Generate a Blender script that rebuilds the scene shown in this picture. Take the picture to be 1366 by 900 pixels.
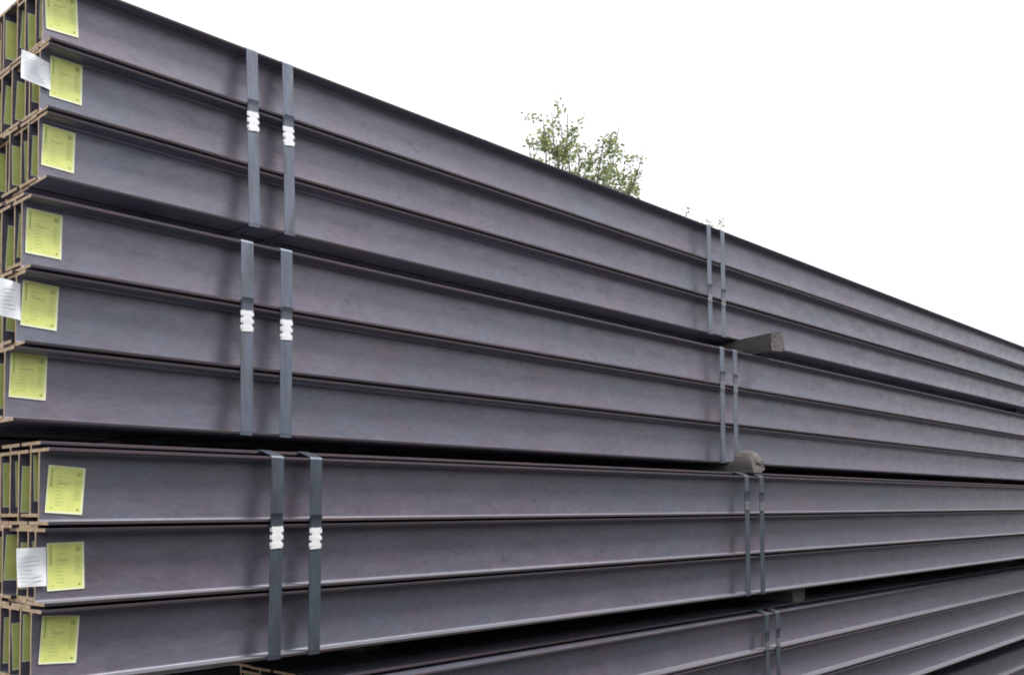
import bpy, bmesh, math, random
from mathutils import Vector, Matrix, noise
for o in list(bpy.data.objects): bpy.data.objects.remove(o)
scene = bpy.context.scene
C = scene.collection
random.seed(7)
HC = 2.03                                   # camera height above the yard

# ------------------------------------------------------------------ camera
cam_d = bpy.data.cameras.new('camera')
cam = bpy.data.objects.new('camera', cam_d); C.objects.link(cam)
cam_d.sensor_fit = 'HORIZONTAL'; cam_d.sensor_width = 36.0
cam_d.lens = 1320.0 / 1366.0 * 36.0
cam_d.shift_y = (629.0 - 450.0) / 1366.0
cam_d.clip_start = 0.05; cam_d.clip_end = 3000
_r = Vector((0.68156802, -0.73173678, -0.00513028))
_u = Vector((-0.02369519, -0.02907678, 0.99929629))
_f = Vector((0.73137102, 0.68096683, 0.03715645))
cam.matrix_world = Matrix(((_r.x, _u.x, -_f.x, 0), (_r.y, _u.y, -_f.y, 0), (_r.z, _u.z, -_f.z, HC), (0, 0, 0, 1)))
scene.camera = cam

# ------------------------------------------------------------------ sky, sun, exposure
SUN_EL, SUN_AZ = math.radians(56), math.radians(-47)      # azimuth of the sun seen from above, from +x
world = bpy.data.worlds.new('World'); scene.world = world; world.use_nodes = True
nt = world.node_tree; nt.nodes.clear()
wo = nt.nodes.new('ShaderNodeOutputWorld'); bg = nt.nodes.new('ShaderNodeBackground')
sky = nt.nodes.new('ShaderNodeTexSky'); sky.sky_type = 'NISHITA'; sky.sun_disc = False
sky.sun_elevation = SUN_EL; sky.sun_rotation = math.pi / 2 - SUN_AZ
sky.dust_density = 6.0; sky.air_density = 1.5
bw = nt.nodes.new('ShaderNodeRGBToBW'); mx = nt.nodes.new('ShaderNodeMix'); mx.data_type = 'RGBA'
mx.inputs[0].default_value = 0.82           # a closed white cloud layer over the clear sky
mx.inputs[7].default_value = (11.6, 11.8, 12.2, 1)
nt.links.new(sky.outputs[0], bw.inputs[0]); nt.links.new(bw.outputs[0], mx.inputs[6])
nt.links.new(mx.outputs[2], bg.inputs[0]); bg.inputs[1].default_value = 0.05
nt.links.new(bg.outputs[0], wo.inputs[0])
sun_d = bpy.data.lights.new('sun', 'SUN'); sun_d.energy = 1.5; sun_d.angle = math.radians(15); sun_d.color = (1, .97, .93)
sun = bpy.data.objects.new('sun', sun_d); C.objects.link(sun)
to_sun = Vector((math.cos(SUN_EL) * math.cos(SUN_AZ), math.cos(SUN_EL) * math.sin(SUN_AZ), math.sin(SUN_EL)))
sun.rotation_euler = to_sun.to_track_quat('Z', 'Y').to_euler()
vs = scene.view_settings
vs.view_transform = 'Standard'; vs.look = 'None'; vs.gamma = 1; vs.use_curve_mapping = False
vs.exposure = 1.42
scene.render.engine = 'CYCLES'
scene.cycles.pixel_filter_type = 'BLACKMAN_HARRIS'; scene.cycles.filter_width = 1.9
scene.cycles.max_bounces = 8; scene.cycles.diffuse_bounces = 5
scene.cycles.use_denoising = True

# ------------------------------------------------------------------ helpers
def new_mat(name):
    m = bpy.data.materials.new(name); m.use_nodes = True
    n = m.node_tree.nodes; l = m.node_tree.links
    return m, n, l, n['Principled BSDF']
def N(n, kind, **kw):
    x = n.new(kind)
    for k, v in kw.items(): setattr(x, k, v)
    return x
def mixcol(n, l, fac, a, b):
    m = n.new('ShaderNodeMix'); m.data_type = 'RGBA'
    for sock, v in ((m.inputs[0], fac), (m.inputs[6], a), (m.inputs[7], b)):
        if hasattr(v, 'is_linked') or isinstance(v, bpy.types.NodeSocket): l.new(v, sock)
        else: sock.default_value = v if not isinstance(v, tuple) else (*v, 1)
    return m.outputs[2]
def ramp(n, l, src, stops):
    r = n.new('ShaderNodeValToRGB'); l.new(src, r.inputs[0])
    e = r.color_ramp.elements
    e[0].position, e[0].color = stops[0][0], (*stops[0][1], 1) if isinstance(stops[0][1], tuple) else (stops[0][1],) * 3 + (1,)
    e[1].position, e[1].color = stops[-1][0], (*stops[-1][1], 1) if isinstance(stops[-1][1], tuple) else (stops[-1][1],) * 3 + (1,)
    for p, c in stops[1:-1]:
        q = e.new(p); q.color = (*c, 1) if isinstance(c, tuple) else (c, c, c, 1)
    return r.outputs[0]
def coords(n, l, scale, rnd=True):
    """object coordinates, shifted by a random amount for each object, stretched"""
    tc = n.new('ShaderNodeTexCoord'); mp = n.new('ShaderNodeMapping'); l.new(tc.outputs['Object'], mp.inputs[0])
    mp.inputs['Scale'].default_value = scale
    if rnd:
        oi = n.new('ShaderNodeObjectInfo'); mu = n.new('ShaderNodeVectorMath'); mu.operation = 'SCALE'
        mu.inputs[0].default_value = (37.0, 11.0, 23.0); l.new(oi.outputs['Random'], mu.inputs['Scale'])
        l.new(mu.outputs[0], mp.inputs['Location'])
    return mp.outputs[0]
def nz(n, l, vec, scale, detail=4, rough=.55):
    t = n.new('ShaderNodeTexNoise'); l.new(vec, t.inputs['Vector'])
    t.inputs['Scale'].default_value = scale; t.inputs['Detail'].default_value = detail; t.inputs['Roughness'].default_value = rough
    return t.outputs['Fac']
def bump(n, l, src, bsdf, strength, dist):
    b = n.new('ShaderNodeBump'); b.inputs['Strength'].default_value = strength; b.inputs['Distance'].default_value = dist
    l.new(src, b.inputs['Height']); l.new(b.outputs[0], bsdf.inputs['Normal'])

def mat_steel():
    m, n, l, b = new_mat('mill_scale_steel')
    v1 = coords(n, l, (.8, 1, 2.2)); v2 = coords(n, l, (4.5, 6, 9)); v3 = coords(n, l, (26, 40, 60))
    big = ramp(n, l, nz(n, l, v1, 1.6, 5, .6), [(.36, 0.0), (.64, 1.0)])
    mid = ramp(n, l, nz(n, l, v2, 1.5, 7, .68), [(.40, 0.0), (.66, 1.0)])
    col = mixcol(n, l, big, (.126, .142, .186), (.164, .142, .188))
    col = mixcol(n, l, mid, col, (.134, .120, .154))
    v5 = coords(n, l, (2.6, 4, 6)); rust = ramp(n, l, nz(n, l, v5, 1.3, 7, .72), [(.55, 0.0), (.76, .7)])
    col = mixcol(n, l, rust, col, (.188, .114, .142))
    v6 = coords(n, l, (1.7, 4, 8)); pale = ramp(n, l, nz(n, l, v6, 1.9, 6, .7), [(.56, 0.0), (.75, .55)])
    col = mixcol(n, l, pale, col, (.190, .186, .208))
    fine = ramp(n, l, nz(n, l, v3, 1.0, 4, .7), [(.3, .84), (.7, 1.12)])
    mm = n.new('ShaderNodeMix'); mm.data_type = 'RGBA'; mm.blend_type = 'MULTIPLY'; mm.inputs[0].default_value = 1
    l.new(col, mm.inputs[6]); l.new(fine, mm.inputs[7]); col = mm.outputs[2]
    # short dark scuffs where the scale has flaked, in patches
    v4 = coords(n, l, (11, 16, 34)); v7 = coords(n, l, (1.3, 2, 3))
    scr = ramp(n, l, nz(n, l, v4, 1.7, 3, .6), [(.60, 0.0), (.68, .75)])
    pt = ramp(n, l, nz(n, l, v7, 1.4, 3, .5), [(.48, 0.0), (.62, 1.0)])
    mk = n.new('ShaderNodeMath'); mk.operation = 'MULTIPLY'; l.new(scr, mk.inputs[0]); l.new(pt, mk.inputs[1])
    col = mixcol(n, l, mk.outputs[0], col, (.065, .060, .072))
    oi = n.new('ShaderNodeObjectInfo'); mr = n.new('ShaderNodeMapRange'); l.new(oi.outputs['Random'], mr.inputs[0])
    mr.inputs[3].default_value = .92; mr.inputs[4].default_value = 1.08
    hs = n.new('ShaderNodeHueSaturation'); l.new(col, hs.inputs['Color']); l.new(mr.outputs[0], hs.inputs['Value'])
    l.new(hs.outputs[0], b.inputs['Base Color'])
    b.inputs['Metallic'].default_value = .30
    rg = ramp(n, l, nz(n, l, v2, 2.3, 4, .6), [(.3, .36), (.7, .52)]); l.new(rg, b.inputs['Roughness'])
    b.inputs['Specular IOR Level'].default_value = .9
    bump(n, l, nz(n, l, v2, 1.1, 5, .6), b, .12, .004)
    return m
def mat_tip():
    m, n, l, b = new_mat('rust_tinged_edge')
    v = coords(n, l, (3, 20, 20)); f = ramp(n, l, nz(n, l, v, 1.8, 5, .65), [(.35, 0.0), (.65, 1.0)])
    oi = n.new('ShaderNodeObjectInfo')
    mm = n.new('ShaderNodeMix'); mm.data_type = 'RGBA'; mm.blend_type = 'MULTIPLY'; mm.inputs[0].default_value = 1
    l.new(mixcol(n, l, f, (.026, .025, .034), (.040, .026, .028)), mm.inputs[6]); l.new(oi.outputs['Color'], mm.inputs[7])
    l.new(mm.outputs[2], b.inputs['Base Color'])
    b.inputs['Roughness'].default_value = .7; b.inputs['Specular IOR Level'].default_value = .25
    return m
def mat_skylit():
    m, n, l, b = new_mat('skylit_flange_face')  # matte colour carrying the sky light that falls on the lower flange
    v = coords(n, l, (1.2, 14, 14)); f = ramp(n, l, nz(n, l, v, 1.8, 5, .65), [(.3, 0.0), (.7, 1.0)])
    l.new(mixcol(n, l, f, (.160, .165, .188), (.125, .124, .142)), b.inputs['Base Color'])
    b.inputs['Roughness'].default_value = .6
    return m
def mat_cut():
    m, n, l, b = new_mat('saw_cut_end')
    v = coords(n, l, (40, 40, 40)); f = ramp(n, l, nz(n, l, v, 1.2, 4, .6), [(.35, 0.0), (.68, 1.0)])
    l.new(mixcol(n, l, f, (.64, .48, .32), (.42, .27, .15)), b.inputs['Base Color'])
    b.inputs['Roughness'].default_value = .7
    return m
def mat_strap():
    m, n, l, b = new_mat('galvanised_strap')
    v = coords(n, l, (18, 30, 5)); f = ramp(n, l, nz(n, l, v, 1.6, 5, .65), [(.3, 0.0), (.7, 1.0)])
    col = mixcol(n, l, f, (.080, .094, .130), (.135, .152, .196))
    v2 = coords(n, l, (14, 14, 3)); s = ramp(n, l, nz(n, l, v2, 2.0, 4, .6), [(.50, 0.0), (.68, .8)])
    oi = n.new('ShaderNodeObjectInfo')
    mm = n.new('ShaderNodeMix'); mm.data_type = 'RGBA'; mm.blend_type = 'MULTIPLY'; mm.inputs[0].default_value = 1
    l.new(mixcol(n, l, s, col, (.075, .078, .082)), mm.inputs[6]); l.new(oi.outputs['Color'], mm.inputs[7])
    l.new(mm.outputs[2], b.inputs['Base Color'])
    b.inputs['Metallic'].default_value = .35; b.inputs['Roughness'].default_value = .48
    bump(n, l, nz(n, l, v, 1.5, 3, .5), b, .15, .004)
    return m
def mat_plain(name, col, rough=.6, metal=0.0, var=.08, scale=(20, 20, 20)):
    m, n, l, b = new_mat(name)
    v = coords(n, l, scale); f = nz(n, l, v, 1.5, 4, .6)
    d = tuple(c * (1 - 2 * var) for c in col)
    l.new(mixcol(n, l, ramp(n, l, f, [(.35, 0.0), (.65, 1.0)]), col, d), b.inputs['Base Color'])
    b.inputs['Roughness'].default_value = rough; b.inputs['Metallic'].default_value = metal
    return m
def mat_wood():
    m, n, l, b = new_mat('weathered_wood')
    v = coords(n, l, (22, 2.5, 22)); f = nz(n, l, v, 2.2, 6, .7)
    col = mixcol(n, l, ramp(n, l, f, [(.3, 0.0), (.7, 1.0)]), (.060, .054, .052), (.165, .148, .142))
    v2 = coords(n, l, (60, 8, 60)); g = ramp(n, l, nz(n, l, v2, 1.5, 3, .6), [(.55, 0.0), (.7, .7)])
    l.new(mixcol(n, l, g, col, (.045, .04, .038)), b.inputs['Base Color'])
    b.inputs['Roughness'].default_value = .9
    bump(n, l, f, b, .6, .012)
    return m
def mat_ground():
    m, n, l, b = new_mat('gravel_yard')
    tc = n.new('ShaderNodeTexCoord'); a = nz(n, l, tc.outputs['Object'], 28, 5, .65); c = nz(n, l, tc.outputs['Object'], .5, 4, .6)
    col = mixcol(n, l, ramp(n, l, a, [(.3, 0.0), (.7, 1.0)]), (.040, .040, .042), (.085, .083, .082))
    col = mixcol(n, l, ramp(n, l, c, [(.4, 0.0), (.65, .6)]), col, (.055, .052, .050))
    l.new(col, b.inputs['Base Color']); b.inputs['Roughness'].default_value = .95
    bump(n, l, a, b, .7, .02)
    return m
def mat_leaf():
    m, n, l, b = new_mat('pale_green_leaf')
    g = n.new('ShaderNodeNewGeometry')
    f = ramp(n, l, g.outputs['Random Per Island'], [(0, (.14, .17, .10)), (.55, (.27, .32, .15)), (1, (.44, .48, .20))])
    l.new(f, b.inputs['Base Color']); b.inputs['Roughness'].default_value = .5
    tr = n.new('ShaderNodeBsdfTranslucent'); l.new(f, tr.inputs[0])
    mx = n.new('ShaderNodeMixShader'); mx.inputs[0].default_value = .5
    l.new(b.outputs[0], mx.inputs[1]); l.new(tr.outputs[0], mx.inputs[2])
    l.new(mx.outputs[0], n['Material Output'].inputs[0])
    return m
STEEL, TIP, CUT, SKYLIT, STRAP, WOOD = mat_steel(), mat_tip(), mat_cut(), mat_skylit(), mat_strap(), mat_wood()
GROUND, LEAF = mat_ground(), mat_leaf()
BARK = mat_plain('grey_bark', (.13, .11, .09), .9, 0, .2)
YEL = mat_plain('lime_yellow_label', (.73, .78, .24), .45, 0, .05)
YELB = mat_plain('pale_label_border', (.82, .86, .60), .45, 0, .04)
INK = mat_plain('olive_print', (.30, .37, .10), .5, 0, .15, (90, 90, 90))
INK2 = mat_plain('faint_olive_print', (.50, .57, .17), .5, 0, .1, (90, 90, 90))
WHITE = mat_plain('white_seal_paint', (.74, .74, .76), .4, 0, .08)
PAPER = mat_plain('white_paper', (.88, .90, .93), .6, 0, .04)
PINK = mat_plain('faint_grey_print', (.72, .75, .80), .6, 0, .05)
SEALM = mat_plain('grey_crimp_seal', (.17, .18, .195), .5, .4, .15)

def mesh_from(name, verts, faces, mats, fm=None, smooth=False):
    me = bpy.data.meshes.new(name); me.from_pydata([tuple(v) for v in verts], [], faces)
    for m in mats: me.materials.append(m)
    if fm:
        for p, i in zip(me.polygons, fm): p.material_index = i
    if smooth:
        for p in me.polygons: p.use_smooth = True
    me.update(); return me
def add(name, me, parent=None, loc=(0, 0, 0), rot=(0, 0, 0)):
    o = bpy.data.objects.new(name, me); C.objects.link(o)
    o.parent = parent; o.location = loc; o.rotation_euler = rot
    return o
def tag(o, label, cat, group=None, kind=None):
    o['label'] = label; o['category'] = cat
    if group: o['group'] = group
    if kind: o['kind'] = kind
    return o

# ------------------------------------------------------------------ ground
gme = mesh_from('ground', [(-900, -900, 0), (900, -900, 0), (900, 900, 0), (-900, 900, 0)], [(0, 1, 2, 3)], [GROUND])
g = add('ground', gme); g['kind'] = 'structure'

# unseen concrete wall, added behind the camera to shade the lower bundles
CONC = mat_plain('grey_concrete', (.24, .235, .225), .9, 0, .12, (1.5, 1.5, 1.5))
def boxm(name, x0, y0, z0, x1, y1, z1, mat):
    v = [(x, y, z) for x in (x0, x1) for y in (y0, y1) for z in (z0, z1)]
    return mesh_from(name, v, [(0, 1, 3, 2), (4, 6, 7, 5), (0, 4, 5, 1), (2, 3, 7, 6), (0, 2, 6, 4), (1, 5, 7, 3)], [mat])
wr = bpy.data.objects.new('added_shade_wall', None); C.objects.link(wr); wr.location = (-9, -3.4, 0)
tag(wr, 'added grey concrete wall, out of view, shading the lower beam bundles', 'added shade wall')
pm = boxm('panel', .14, -.09, .0, 2.86, .0, 3.6, CONC); qm = boxm('post', -.135, -.16, .0, .135, .05, 3.7, CONC)
for k in range(12):
    add('post', qm, wr, (k * 3, 0, 0))
    add('panel', pm, wr, (k * 3, 0, 0))

# ------------------------------------------------------------------ steel beams
H, TF, TW, HB, P = .2, .0088, .0078, .063, .2088      # depth, flange, web, half flange width, row pitch
NEST = .0205                                           # how far the tucked-in beams of a top row stand up
STEP = .070                                            # web to web in a nested row
LEN = 13.0
def beam_profile():
    r, c = .006, .0012
    w = TW / 2
    right = [(HB - c, 0), (HB, c), (HB, TF - c), (HB - c, TF)]
    for k in range(4):
        a = k / 3 * math.pi / 2
        right.append((w + r - r * math.sin(a), TF + r - r * math.cos(a)))
    up = [(y, H - z) for y, z in reversed(right)]
    half = right + up                                  # from bottom outer to top outer, +y side
    return half + [(-y, z) for y, z in reversed(half)]
PROF = beam_profile()
def beam_mesh(k):
    rnd = random.Random(100 + k)
    segs = 26; n = len(PROF); verts = []; faces = []; fm = []
    ay, az, ph, ph2 = rnd.uniform(-.0022, .0022), rnd.uniform(-.001, .001), rnd.uniform(0, 6), rnd.uniform(0, 6)
    for s in range(segs + 1):
        t = s / segs; x = LEN * t
        dy = ay * math.sin(t * 5 + ph) - ay * math.sin(ph); dz = az * (math.sin(t * 9 + ph2) - math.sin(ph2))
        for (y, z) in PROF: verts.append((x, y + dy, z + dz))
    for s in range(segs):
        for i in range(n):
            j = (i + 1) % n
            a, b = PROF[i], PROF[j]
            faces.append((s * n + i, s * n + j, (s + 1) * n + j, (s + 1) * n + i))
            fm.append(1 if abs(a[0]) > HB - .002 and abs(b[0]) > HB - .002 and (a[0] * b[0] > 0) else 0)
    for q in range(len(faces)):
        i = q % n; a, b = PROF[i], PROF[(i + 1) % n]
        if fm[q] == 0 and TF * .8 < a[1] < TF * 1.25 and TF * .8 < b[1] < TF * 1.25: fm[q] = 3   # sky light on the lower flange, put into its colour
    faces.append(tuple(reversed(range(n)))); fm.append(2)
    faces.append(tuple(segs * n + i for i in range(n))); fm.append(2)
    return mesh_from('steel_beam', verts, faces, [STEEL, TIP, CUT, SKYLIT], fm)
BEAMS = [beam_mesh(k) for k in range(6)]

# yellow sticker: pale border and lime field, on the web (faces -y)
SW, SH = .098, .126
def sticker_mesh():
    v = []; f = []; fm = []
    def quad(x0, z0, x1, z1, y, m):
        i = len(v); v.extend([(x0, y, z0), (x1, y, z0), (x1, y, z1), (x0, y, z1)]); f.append((i, i + 1, i + 2, i + 3)); fm.append(m)
    w, h, t, bo = SW / 2, SH / 2, .0005, .005
    # a thin slab whose face is split in border and field
    o = [(-w, -h), (w, -h), (w, h), (-w, h)]; q = [(-w + bo * .6, -h + bo), (w - bo, -h + bo), (w - bo, h - bo * .6), (-w + bo * .6, h - bo * .6)]
    v = [(x, -t, z) for x, z in o] + [(x, -t, z) for x, z in q] + [(x, 0, z) for x, z in o]
    for i in range(4):
        j = (i + 1) % 4
        f.append((i, j, 4 + j, 4 + i)); fm.append(0)
        f.append((8 + i, 8 + j, j, i)); fm.append(0)
    f.append((4, 5, 6, 7)); fm.append(1)
    return mesh_from('sticker', v, f, [YELB, YEL], fm)
def print_mesh():
    rnd = random.Random(5); v = []; f = []; fm = []
    def bar(x0, z0, x1, z1, m=0):
        i = len(v); y = -.0008
        v.extend([((x0 - .5) * SW, y, (z0 - .5) * SH), ((x1 - .5) * SW, y, (z0 - .5) * SH), ((x1 - .5) * SW, y, (z1 - .5) * SH), ((x0 - .5) * SW, y, (z1 - .5) * SH)])
        f.append((i, i + 1, i + 2, i + 3)); fm.append(m)
    z = .93                                           # column of upright lettering at the top left
    while z > .56:
        h = rnd.uniform(.012, .03); bar(.085, z - h, .125, z); z -= h + rnd.uniform(.006, .014)
    for k in range(6): bar(.77, .80 + k * .017, .77 + rnd.uniform(.11, .16), .809 + k * .017)      # small block of lines, top right
    for k in range(11): bar(.74, .30 + k * .04, .74 + rnd.uniform(.08, .18), .312 + k * .04, 1)
    for k in range(9): bar(.24, .16 + k * .075, .24 + rnd.uniform(.14, .36), .172 + k * .075, 1)
    bar(.83, .085, .90, .12); bar(.14, .10, .19, .125, 1)
    for k in range(5): bar(.30 + k * .07, .62, .335 + k * .07, .66, 1)
    return mesh_from('print', v, f, [INK, INK2], fm)
STICKER, PRINT = sticker_mesh(), print_mesh()

#          D      yaw    top z   x of the near end of each row        n columns
BUNDLES = [(2.975, 0.0000, 1.6030, (1.188, 1.183, 1.181), 8),
           (2.745, 0.0065, 0.8580, (1.053, 1.041, 1.014), 8),
           (2.608, 0.0000, 0.1640, (1.051, 1.044, 1.036), 8),
           (2.545, 0.0171, -.5666, (1.93, 1.92, 1.94), 8),
           (2.720, 0.0080, -1.2930, (2.05, 2.07, 2.04), 6)]
STK = {(0, 0): (1.243, 1.523, .05), (0, 1): (1.259, 1.317, -.01), (0, 2): (1.2385, 1.100, -.03),
       (1, 0): (1.111, .770, -.02), (1, 1): (1.102, .568, -.045), (1, 2): (1.0735, .370, -.03),
       (2, 0): (1.1175, .0555, -.07), (2, 1): (1.1205, -.146, .02), (2, 2): (1.106, -.338, -.07)}
BN = ['topmost bundle', 'second bundle from the top', 'third bundle from the top', 'fourth bundle down', 'lowest bundle on the ground']
RN = ['top row', 'middle row', 'bottom row']
ON = ['front', 'second', 'third', 'fourth', 'fifth', 'sixth', 'seventh', 'eighth']
rb = random.Random(11)
for bi, (D, yaw, zt, ends, ncol) in enumerate(BUNDLES):
    for ri in range(3):
        for ci in range(ncol):
            if bi == 4 and ri > 0 and ci > 0 and ci < ncol - 1: continue     # nothing of these shows
            xe = ends[ri] + (0 if ci == 0 else rb.uniform(-.010, .012))
            y = D + yaw * xe + HB + ci * STEP + (0 if ci % 2 == 0 else rb.uniform(-.003, .003))
            z = HC + zt - H - ri * P + ((NEST if ri == 0 else TF - .0001) if ci % 2 else 0)
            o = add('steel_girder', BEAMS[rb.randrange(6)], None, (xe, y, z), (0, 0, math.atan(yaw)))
            k = 1.9 if ri == 0 and bi in (1, 2, 3) else rb.uniform(.85, 1.2)        # top-row edges of the middle bundles paler, the rest vary
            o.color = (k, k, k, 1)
            if ci == 0:
                lab = f'yellow-stickered front I-beam, {RN[ri]} of the {BN[bi]}'
                if bi > 2: lab = f'grey steel I-beam, front of the {RN[ri]} in the {BN[bi]}'
            else:
                lab = f'{ON[ci]} steel I-beam from the front, {RN[ri]} of the {BN[bi]}'
            tag(o, lab, 'steel girder', 'steel I-beams stacked in strapped bundles')
            if bi < 4:
                if (bi, ri) in STK and ci == 0:
                    sx, sz, sr = STK[(bi, ri)]; lx, lz = sx - xe, sz + HC - z
                else:
                    lx, lz, sr = SW / 2 + rb.uniform(.003, .012), H / 2 + rb.uniform(-.012, .012), rb.uniform(-.07, .05)
                st = add('sticker', STICKER, o, (lx, -TW / 2 - .0022, lz), (0, -sr, 0))
                if ci == 0 and bi < 3: add('print', PRINT, st)['kind'] = 'stuff'

# a second stack close behind, seen only as darkness through the gaps
ORD = 'lowest second third fourth fifth sixth seventh eighth ninth tenth eleventh twelfth thirteenth fourteenth'.split()
for ri in range(13):
    xe = .93 + rb.uniform(-.03, .03)
    z = .10 + ri * P + (ri // 3) * .035
    if z + H > HC + 1.35: break
    for ci in range(2):
        o = add('steel_girder', BEAMS[rb.randrange(6)], None, (xe + ci * .01, 3.78 + ci * STEP, z + TF * ci))
        tag(o, f'{"front" if ci == 0 else "second"} steel I-beam, {ORD[ri]} layer up in the stack behind', 'steel girder', 'steel I-beams of the stack behind')

# ------------------------------------------------------------------ steel straps
def band_mesh(bi, w, rnd):
    """closed band round one bundle, local x across the strap, y and z as in the world (z from the bundle top)"""
    D, yaw, zt, ends, ncol = BUNDLES[bi]
    e, t = .0012, .0016
    bot = -(H + 2 * P); back = HB * 2 + (ncol - 1) * STEP
    yin = STEP - HB * .0 - HB + .0                       # front tip of the second, higher beam
    top2 = NEST + .0004
    path = [(-e, bot - e), (-e, bot + .02)]
    for r in (2, 1, 0):
        zb = -(H + r * P)
        path += [(-e, zb + TF), (-e - .0004, zb + H * .5), (-e, zb + H - TF)]
    path += [(-e, -.004), (-e + .003, e), (STEP * .5, NEST * .5 + e * 1.6), (STEP + .002, top2 + e)]
    path += [(back - HB, top2 + e), (back + .004 + e, top2 + e), (back + .004 + e, bot - e)]
    n = len(path); verts = []; faces = []
    cy = sum(p[0] for p in path) / n; cz = sum(p[1] for p in path) / n
    for i, (y, z) in enumerate(path):
        pr = Vector(path[i - 1]); nx = Vector(path[(i + 1) % n]); d = (nx - pr).normalized()
        nrm = Vector((-d.y, d.x))                      # outward for this winding
        if nrm.dot(Vector((y - cy, z - cz))) < 0: nrm = -nrm
        for s in (-1, 1):
            for k in (0, 1):
                q = Vector((y, z)) + nrm * (t * k)
                verts.append((s * w / 2, q.x, q.y))
    for i in range(n):
        j = (i + 1) % n; a, b = i * 4, j * 4
        faces += [(a + 1, b + 1, b + 3, a + 3), (a, a + 2, b + 2, b), (a, b, b + 1, a + 1), (a + 2, a + 3, b + 3, b + 2)]
    return mesh_from('band', verts, faces, [STRAP])
def seal_mesh(w, h, lobes, mat):
    """crimped sleeve: edges pinched into lobes, face dented between them"""
    rows = lobes * 6 + 1; cols = 7; verts = []; faces = []
    for i in range(rows):
        t = i / (rows - 1); z = (t - .5) * h
        pinch = abs(math.cos(math.pi * t * lobes)) ** 6
        if i in (0, rows - 1): pinch *= .35
        ww = w / 2 * (1 - .26 * pinch)
        for j in range(cols):
            s = j / (cols - 1) * 2 - 1
            y = -.0036 + (.0002) * pinch * (1 - abs(s) * .4) + .0022 * abs(s) ** 4
            verts.append((s * ww, y, z + .0015 * math.sin(s * 2 + i)))
    n = len(verts)
    for i in range(rows):
        for j in (0, cols - 1):
            v = verts[i * cols + j]; verts.append((v[0], .0008, v[2]))
    for i in range(rows - 1):
        for j in range(cols - 1):
            a = i * cols + j; faces.append((a, a + 1, a + cols + 1, a + cols))
        faces.append((n + i * 2, i * cols, (i + 1) * cols, n + (i + 1) * 2))
        faces.append((i * cols + cols - 1, n + i * 2 + 1, n + (i + 1) * 2 + 1, (i + 1) * cols + cols - 1))
    return mesh_from('seal', verts, faces, [mat], smooth=False)
def end_mesh(w, h):
    """overlapping loose end of the strap, its tip curled outward"""
    verts = []; faces = []; steps = 10
    for i in range(steps + 1):
        t = i / steps; y = -.0036 - (.0055 * max(0, (t - .72) / .28) ** 1.6); z = h * t - .004 * max(0, (t - .8) / .2)
        ww = w / 2 * (1 - .06 * math.sin(t * 3))
        for s in (-1, 1):
            verts += [(s * ww, y, z), (s * ww, y + .0016, z)]
    for i in range(steps):
        a = i * 4; b = a + 4
        faces += [(a, a + 2, b + 2, b), (a + 1, b + 1, b + 3, a + 3), (a, b, b + 1, a + 1), (a + 2, a + 3, b + 3, b + 2)]
    a = steps * 4; faces.append((a, a + 2, a + 3, a + 1))
    return mesh_from('strap_end', verts, faces, [STRAP])
SEAL_W, SEAL_G = seal_mesh(.048, .068, 3, WHITE), seal_mesh(.050, .045, 2, SEALM)
ENDM = end_mesh(.042, .108)
#         bundle  x     lean   seal z  white  label
STRAPS = [(0, 1.879, -.022, 1.351, 1, 'left steel strap of the near pair round the topmost bundle, white seal'),
          (0, 2.025, -.020, 1.339, 1, 'right steel strap of the near pair round the topmost bundle, white seal'),
          (0, 4.847, -.012, 1.190, 0, 'left steel strap of the far pair round the topmost bundle'),
          (0, 4.993, -.004, 1.185, 0, 'right steel strap of the far pair round the topmost bundle'),
          (1, 1.721, 0.000, 0.602, 1, 'left steel strap of the near pair round the second bundle, white seal'),
          (1, 1.869, 0.002, 0.593, 1, 'right steel strap of the near pair round the second bundle, white seal'),
          (1, 4.636, 0.004, 0.654, 0, 'left steel strap of the far pair round the second bundle'),
          (1, 4.773, -.002, 0.650, 0, 'right steel strap of the far pair round the second bundle'),
          (2, 1.734, 0.016, -.084, 1, 'left steel strap of the near pair round the third bundle, white seal'),
          (2, 1.879, 0.012, -.090, 1, 'right steel strap of the near pair round the third bundle, white seal'),
          (2, 4.586, 0.000, 0.010, 0, 'left steel strap below the round log, third bundle'),
          (2, 4.738, 0.000, 0.006, 0, 'right steel strap below the round log, third bundle'),
          (3, 4.815, -.012, -.736, 0, 'left steel strap on the fourth bundle, by the small timber block'),
          (3, 4.935, -.012, -.730, 0, 'right steel strap on the fourth bundle, by the small timber block')]
rs = random.Random(3)
for bi, x, lean, zs, white, lab in STRAPS:
    D, yaw, zt, ends, ncol = BUNDLES[bi]
    root = bpy.data.objects.new('steel_strap', None); C.objects.link(root)
    root.location = (x, D + yaw * x, HC + zt); root.rotation_euler = (0, lean, math.atan(yaw))
    # rotate about the middle of the front
    mid = -.31; root.location.x -= math.sin(lean) * mid
    tag(root, lab, 'steel strap', 'steel straps round the beam bundles')
    tone = (1, 1, 1, 1) if bi < 2 else (.58, .62, .62, 1)             # the lower straps are darker in tone
    add('band', band_mesh(bi, .045, rs), root).color = tone
    zl = zs - zt
    se = add('strap_end', ENDM, root, (rs.uniform(-.001, .001), -.0012, zl - .03), (0, rs.uniform(-.03, .03), 0))
    se.color = tuple(c * .8 for c in tone[:3]) + (1,)
    add('seal', SEAL_W if white else SEAL_G, root, (0, -.0026, zl), (0, rs.uniform(-.03, .03), 0))

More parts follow.
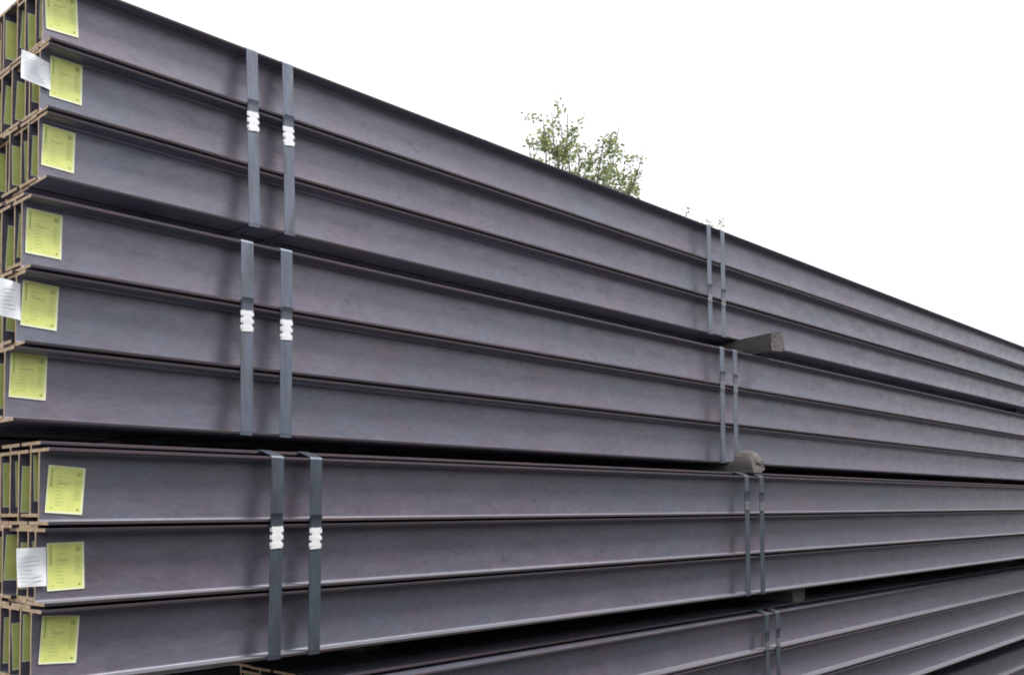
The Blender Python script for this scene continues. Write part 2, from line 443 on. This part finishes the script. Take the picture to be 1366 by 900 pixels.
# ------------------------------------------------------------------ white paper tags sticking out past the beam ends
def sheet_mesh(corners, y0, bow, fold):
    """corners tl, tr, br, bl in x,z; a slightly bowed thin sheet"""
    nu, nv = 9, 7; verts = []; faces = []
    tl, tr, br, bl = [Vector(c) for c in corners]
    for k in (0, 1):
        for j in range(nv):
            for i in range(nu):
                u, w = i / (nu - 1), j / (nv - 1)
                p = (bl * (1 - u) + br * u) * (1 - w) + (tl * (1 - u) + tr * u) * w
                y = y0 - bow * math.sin(u * math.pi * .9) + fold * (1 - u) ** 2 + .003 * math.sin(u * 5 + w * 3) + k * .0005
                verts.append((p.x, y, p.y))
    m = nu * nv
    for j in range(nv - 1):
        for i in range(nu - 1):
            a = j * nu + i
            faces.append((a, a + 1, a + nu + 1, a + nu)); faces.append((m + a, m + a + nu, m + a + nu + 1, m + a + 1))
    for i in range(nu - 1):
        faces.append((i, m + i, m + i + 1, i + 1)); a = (nv - 1) * nu + i; faces.append((a, a + 1, m + a + 1, m + a))
    for j in range(nv - 1):
        a = j * nu; faces.append((a, a + nu, m + a + nu, m + a)); a += nu - 1; faces.append((a, m + a, m + a + nu, a + nu))
    return mesh_from('paper', verts, faces, [PAPER], smooth=False)
TAGS = [(0, ((1.127, 1.369), (1.208, 1.355), (1.211, 1.271), (1.126, 1.283)), 'white paper tag sticking out of the topmost bundle end'),
        (1, ((.988, .628), (1.050, .620), (1.049, .519), (.990, .527)), 'white paper tag on the end of the second bundle'),
        (2, ((.994, -.095), (1.069, -.094), (1.069, -.195), (.999, -.195)), 'white paper tag on the end of the third bundle')]
for bi, cs, lab in TAGS:
    D, yaw, zt, ends, ncol = BUNDLES[bi]
    cx = sum(c[0] for c in cs) / 4; cz = sum(c[1] for c in cs) / 4
    loc = cs[:]
    y = D + yaw * cx + HB - TW / 2 - .0045
    root = bpy.data.objects.new('paper_tag', None); C.objects.link(root); root.location = (cx, y, HC + cz)
    rel = [(c[0] - cx, c[1] - cz) for c in cs]
    tag(root, lab, 'paper tag', 'white paper tags on the bundle ends')
    add('paper', sheet_mesh(rel, 0, .002, 0), root)
    v = []; f = []
    tl, tr, br, bl = [Vector(c) for c in rel]
    rt = random.Random(bi)
    for k in range(7):
        w0 = .15 + k * .1; w1 = w0 + .03; u0 = .15; u1 = rt.uniform(.45, .85); i = len(v)
        for (u, w) in ((u0, w0), (u1, w0), (u1, w1), (u0, w1)):
            p = (bl * (1 - u) + br * u) * (1 - w) + (tl * (1 - u) + tr * u) * w
            v.append((p.x, -.0056, p.y))
        f.append((i, i + 1, i + 2, i + 3))
    add('print', mesh_from('print', v, f, [PINK]), root)['kind'] = 'stuff'

# ------------------------------------------------------------------ timber dunnage
def extrude_profile(name, prof_fn, ys, mat, rough=.003, seed=0):
    rnd = random.Random(seed); verts = []; faces = []
    n = len(prof_fn(0))
    for k, y in enumerate(ys):
        for (x, z) in prof_fn(k):
            q = noise.noise_vector(Vector((x * 14 + seed, y * 14, z * 14)))
            verts.append((x + q.x * rough, y + (q.y * rough * 3 if k == 0 else 0), max(0, z + (q.z * rough if z > .001 else 0))))
    m = len(ys)
    for k in range(m - 1):
        for i in range(n):
            j = (i + 1) % n; faces.append((k * n + i, k * n + j, (k + 1) * n + j, (k + 1) * n + i))
    faces.append(tuple(reversed(range(n)))); faces.append(tuple((m - 1) * n + i for i in range(n)))
    return mesh_from(name, verts, faces, [mat])
def box_prof(w, h):
    c = .006
    pts = []
    def seg(a, b, k=5):
        for i in range(k): pts.append((a[0] + (b[0] - a[0]) * i / k, a[1] + (b[1] - a[1]) * i / k))
    seg((c, 0), (w - c, 0)); seg((w, c), (w, h - c)); seg((w - c, h), (c, h)); seg((0, h - c), (0, c))
    return lambda k: pts
def frange(a, b, n): return [a + (b - a) * i / (n - 1) for i in range(n)]
def timber(name, x, y0, y1, z, w, h, lab, seed, grp='timber bearers between the bundles', cat='timber'):
    o = add(name, extrude_profile(name, box_prof(w, h), frange(0, y1 - y0, 16), WOOD, .004, seed), None, (x, y0, z))
    return tag(o, lab, cat, grp)
def btop(bi): return HC + BUNDLES[bi][2] + NEST + .0006
def bbot(bi): return HC + BUNDLES[bi][2] - H - 2 * P
def gap(bi): return bbot(bi) - btop(bi + 1)
def yb(bi, x): return BUNDLES[bi][0] + BUNDLES[bi][1] * x
# the one that sticks out between the first and second bundle
tb = timber('timber_bearer', 5.04, 2.70, 3.35, btop(1), .10, gap(0) - .001, 'grey timber bearer sticking out under the topmost bundle', 1)
tb.rotation_euler.z = -math.radians(17)
# split log between the second and third: domed where it stands out in front of the second bundle
g23 = gap(1) - .001
def dome(k):
    pts = []; sc = (.45, .66, .80, .90, .96, 1, 1, 1)[min(k, 7)]; w = .076 * (.72 + .28 * sc); hh = .118 * sc
    for i in range(3): pts.append((-w + 2 * w * i / 3, 0))
    for i in range(25):
        a = math.pi * i / 24
        hx = w * math.cos(a); hz = .02 + (hh - .02) * max(0, math.sin(a)) ** .9
        if k >= 8: hz = min(hz, g23)
        pts.append((hx, hz))
    return pts
ys = [0, .003, .009, .018, .030, .05, .08, .112] + frange(.12, .85, 10)
lg = add('split_log', extrude_profile('split_log', dome, ys, WOOD, .006, 4), None, (4.775, 2.64, btop(2)))
tag(lg, 'rough half-round log standing out under the second bundle', 'log', 'timber bearers between the bundles')
timber('timber_bearer', 5.24, 2.70, 3.25, btop(3), .15, gap(2) - .001, 'small pale timber block under the third bundle', 6)
# recessed bearers near the ends, deep in the dark gaps
for bi in range(4):
    xl = max(BUNDLES[bi][3][0], BUNDLES[bi + 1][3][0]) + .45
    y0 = max(yb(bi, xl), yb(bi + 1, xl)) + .40
    timber('timber_bearer', xl, y0, y0 + .17, btop(bi + 1), .1, gap(bi) - .001, f'timber bearer deep in the near-end gap below the {BN[bi]}', 20 + bi)
    xr = 10.9 + .1 * bi; y0 = max(yb(bi, xr), yb(bi + 1, xr)) + .12
    timber('timber_bearer', xr, y0, y0 + .35, btop(bi + 1), .1, gap(bi) - .001, f'timber bearer deep in the far-end gap below the {BN[bi]}', 30 + bi)
z5 = bbot(4)
for k, x in enumerate((2.6, 6.2, 9.8, 13.6)):
    timber('ground_bearer', x, yb(4, x) - .06, yb(4, x) + .62, .0, .14, z5 - .001, f'{ON[k] if k else "first"} timber sleeper from the near end, under the lowest bundle', 40 + k, 'timber sleepers on the ground')

# ------------------------------------------------------------------ trees behind the stack
def tube(verts, faces, pts, r0, r1, sides=6):
    base = len(verts); n = len(pts)
    for i, p in enumerate(pts):
        d = (pts[min(i + 1, n - 1)] - pts[max(i - 1, 0)]).normalized()
        a = d.orthogonal().normalized(); b = d.cross(a); r = r0 + (r1 - r0) * i / (n - 1)
        for k in range(sides):
            t = 2 * math.pi * k / sides; verts.append(p + a * (r * math.cos(t)) + b * (r * math.sin(t)))
    for i in range(n - 1):
        for k in range(sides):
            j = (k + 1) % sides; faces.append((base + i * sides + k, base + i * sides + j, base + (i + 1) * sides + j, base + (i + 1) * sides + k))
def wander(a, b, n, amp, rnd):
    out = []; off = Vector((rnd.uniform(0, 99), rnd.uniform(0, 99), rnd.uniform(0, 99)))
    for i in range(n):
        t = i / (n - 1); q = noise.noise_vector(off + Vector((t * 3, 0, 0))) * amp * math.sin(math.pi * t)
        out.append(a.lerp(b, t) + q)
    return out
def make_tree(label, base, fork_h, tips, seed, leaf, dens, r_trunk):
    rnd = random.Random(seed); tv, tf, lv, lf = [], [], [], []
    base = Vector(base); fork = base + Vector((rnd.uniform(-.2, .2), rnd.uniform(-.2, .2), fork_h))
    tr = wander(base, fork, 9, .12, rnd); tube(tv, tf, tr, r_trunk, r_trunk * .55, 9)
    def leaf_at(p, s):
        d = Vector((rnd.gauss(0, 1), rnd.gauss(0, 1), rnd.gauss(0, .8))).normalized()
        n = Vector((rnd.gauss(0, 1), rnd.gauss(0, 1), rnd.gauss(.6, 1))).normalized()
        w = d.cross(n)
        if w.length < .1: return
        w.normalize(); n = w.cross(d); L = s * rnd.uniform(.7, 1.25); W = L * .27
        i = len(lv)
        lv.extend([p, p + d * L * .45 + w * W + n * L * .06, p + d * L - n * L * .05, p + d * L * .45 - w * W + n * L * .06])
        lf.append((i, i + 1, i + 2)); lf.append((i, i + 2, i + 3))
    for tip, amount in tips:
        tip = Vector(tip)
        start = tr[rnd.randrange(5, 9)]
        limb = wander(start, tip, 12, .35, rnd); tube(tv, tf, limb, r_trunk * .3, .006, 5)
        for i in range(5, 12):
            for k in range(int(5 * amount)):
                p0 = limb[i].lerp(limb[max(0, i - 1)], rnd.random())
                out = Vector((rnd.gauss(0, 1), rnd.gauss(0, 1), rnd.gauss(.25, .8))).normalized() * rnd.uniform(.15, .62) * (.55 + .45 * amount)
                tw = wander(p0, p0 + out, 5, .08, rnd); tube(tv, tf, tw, .006, .002, 3)
                for j in range(1, 5):
                    for q in range(int(dens)):
                        leaf_at(tw[j] + Vector((rnd.gauss(0, .04), rnd.gauss(0, .04), rnd.gauss(0, .04))), leaf)
    root = bpy.data.objects.new('tree', None); C.objects.link(root); root.location = base
    tag(root, label, 'tree', 'trees behind the stack')
    add('trunk', mesh_from('trunk', [v - base for v in tv], tf, [BARK], smooth=True), root)
    add('crown', mesh_from('crown', [v - base for v in lv], lf, [LEAF]), root)
def ray(px, py, depth):
    return Vector((0, 0, HC)) + (_r * ((px - 683) / 1320) + _u * ((629 - py) / 1320) + _f) * depth
# a young tree about 15 m away; tips measured from the photograph and given different depths
T1 = [((10.9, 9.5, HC + 6.15), 1.0), ((11.35, 9.6, HC + 6.2), .9), ((11.6, 9.9, HC + 5.6), 1.2), ((11.2, 9.4, HC + 5.35), 1.3)]
def tips_from(lst): return [(ray(x, y, d), a) for x, y, d, a in lst]
make_tree('young leafy tree rising behind the middle of the topmost bundle', (11.9, 9.6, 0), 4.6,
          tips_from([(724, 160, 15.0, .7), (748, 172, 15.4, .6), (742, 185, 14.7, 1.25), (772, 195, 15.3, 1.3), (806, 182, 15.2, .7), (826, 168, 15.6, .45),
                     (858, 206, 14.8, .5), (832, 232, 15.0, .8), (736, 150, 15.2, .55), (757, 152, 14.9, .5), (705, 192, 15.5, .35), (770, 230, 14.8, 1.2), (812, 225, 15.8, .8), (846, 250, 15.3, .8), (745, 225, 15.6, .9), (648, 186, 15.0, .15)]), 21, .070, 8, .11)
make_tree('faint small tree top showing just left of the far straps', (18.1, 11.2, 0), 4.0,
          tips_from([(888, 272, 20.5, .25), (912, 290, 20.0, .45), (930, 288, 21.0, .6), (948, 292, 20.2, .6), (962, 300, 20.6, .45)]), 33, .065, 7, .1)
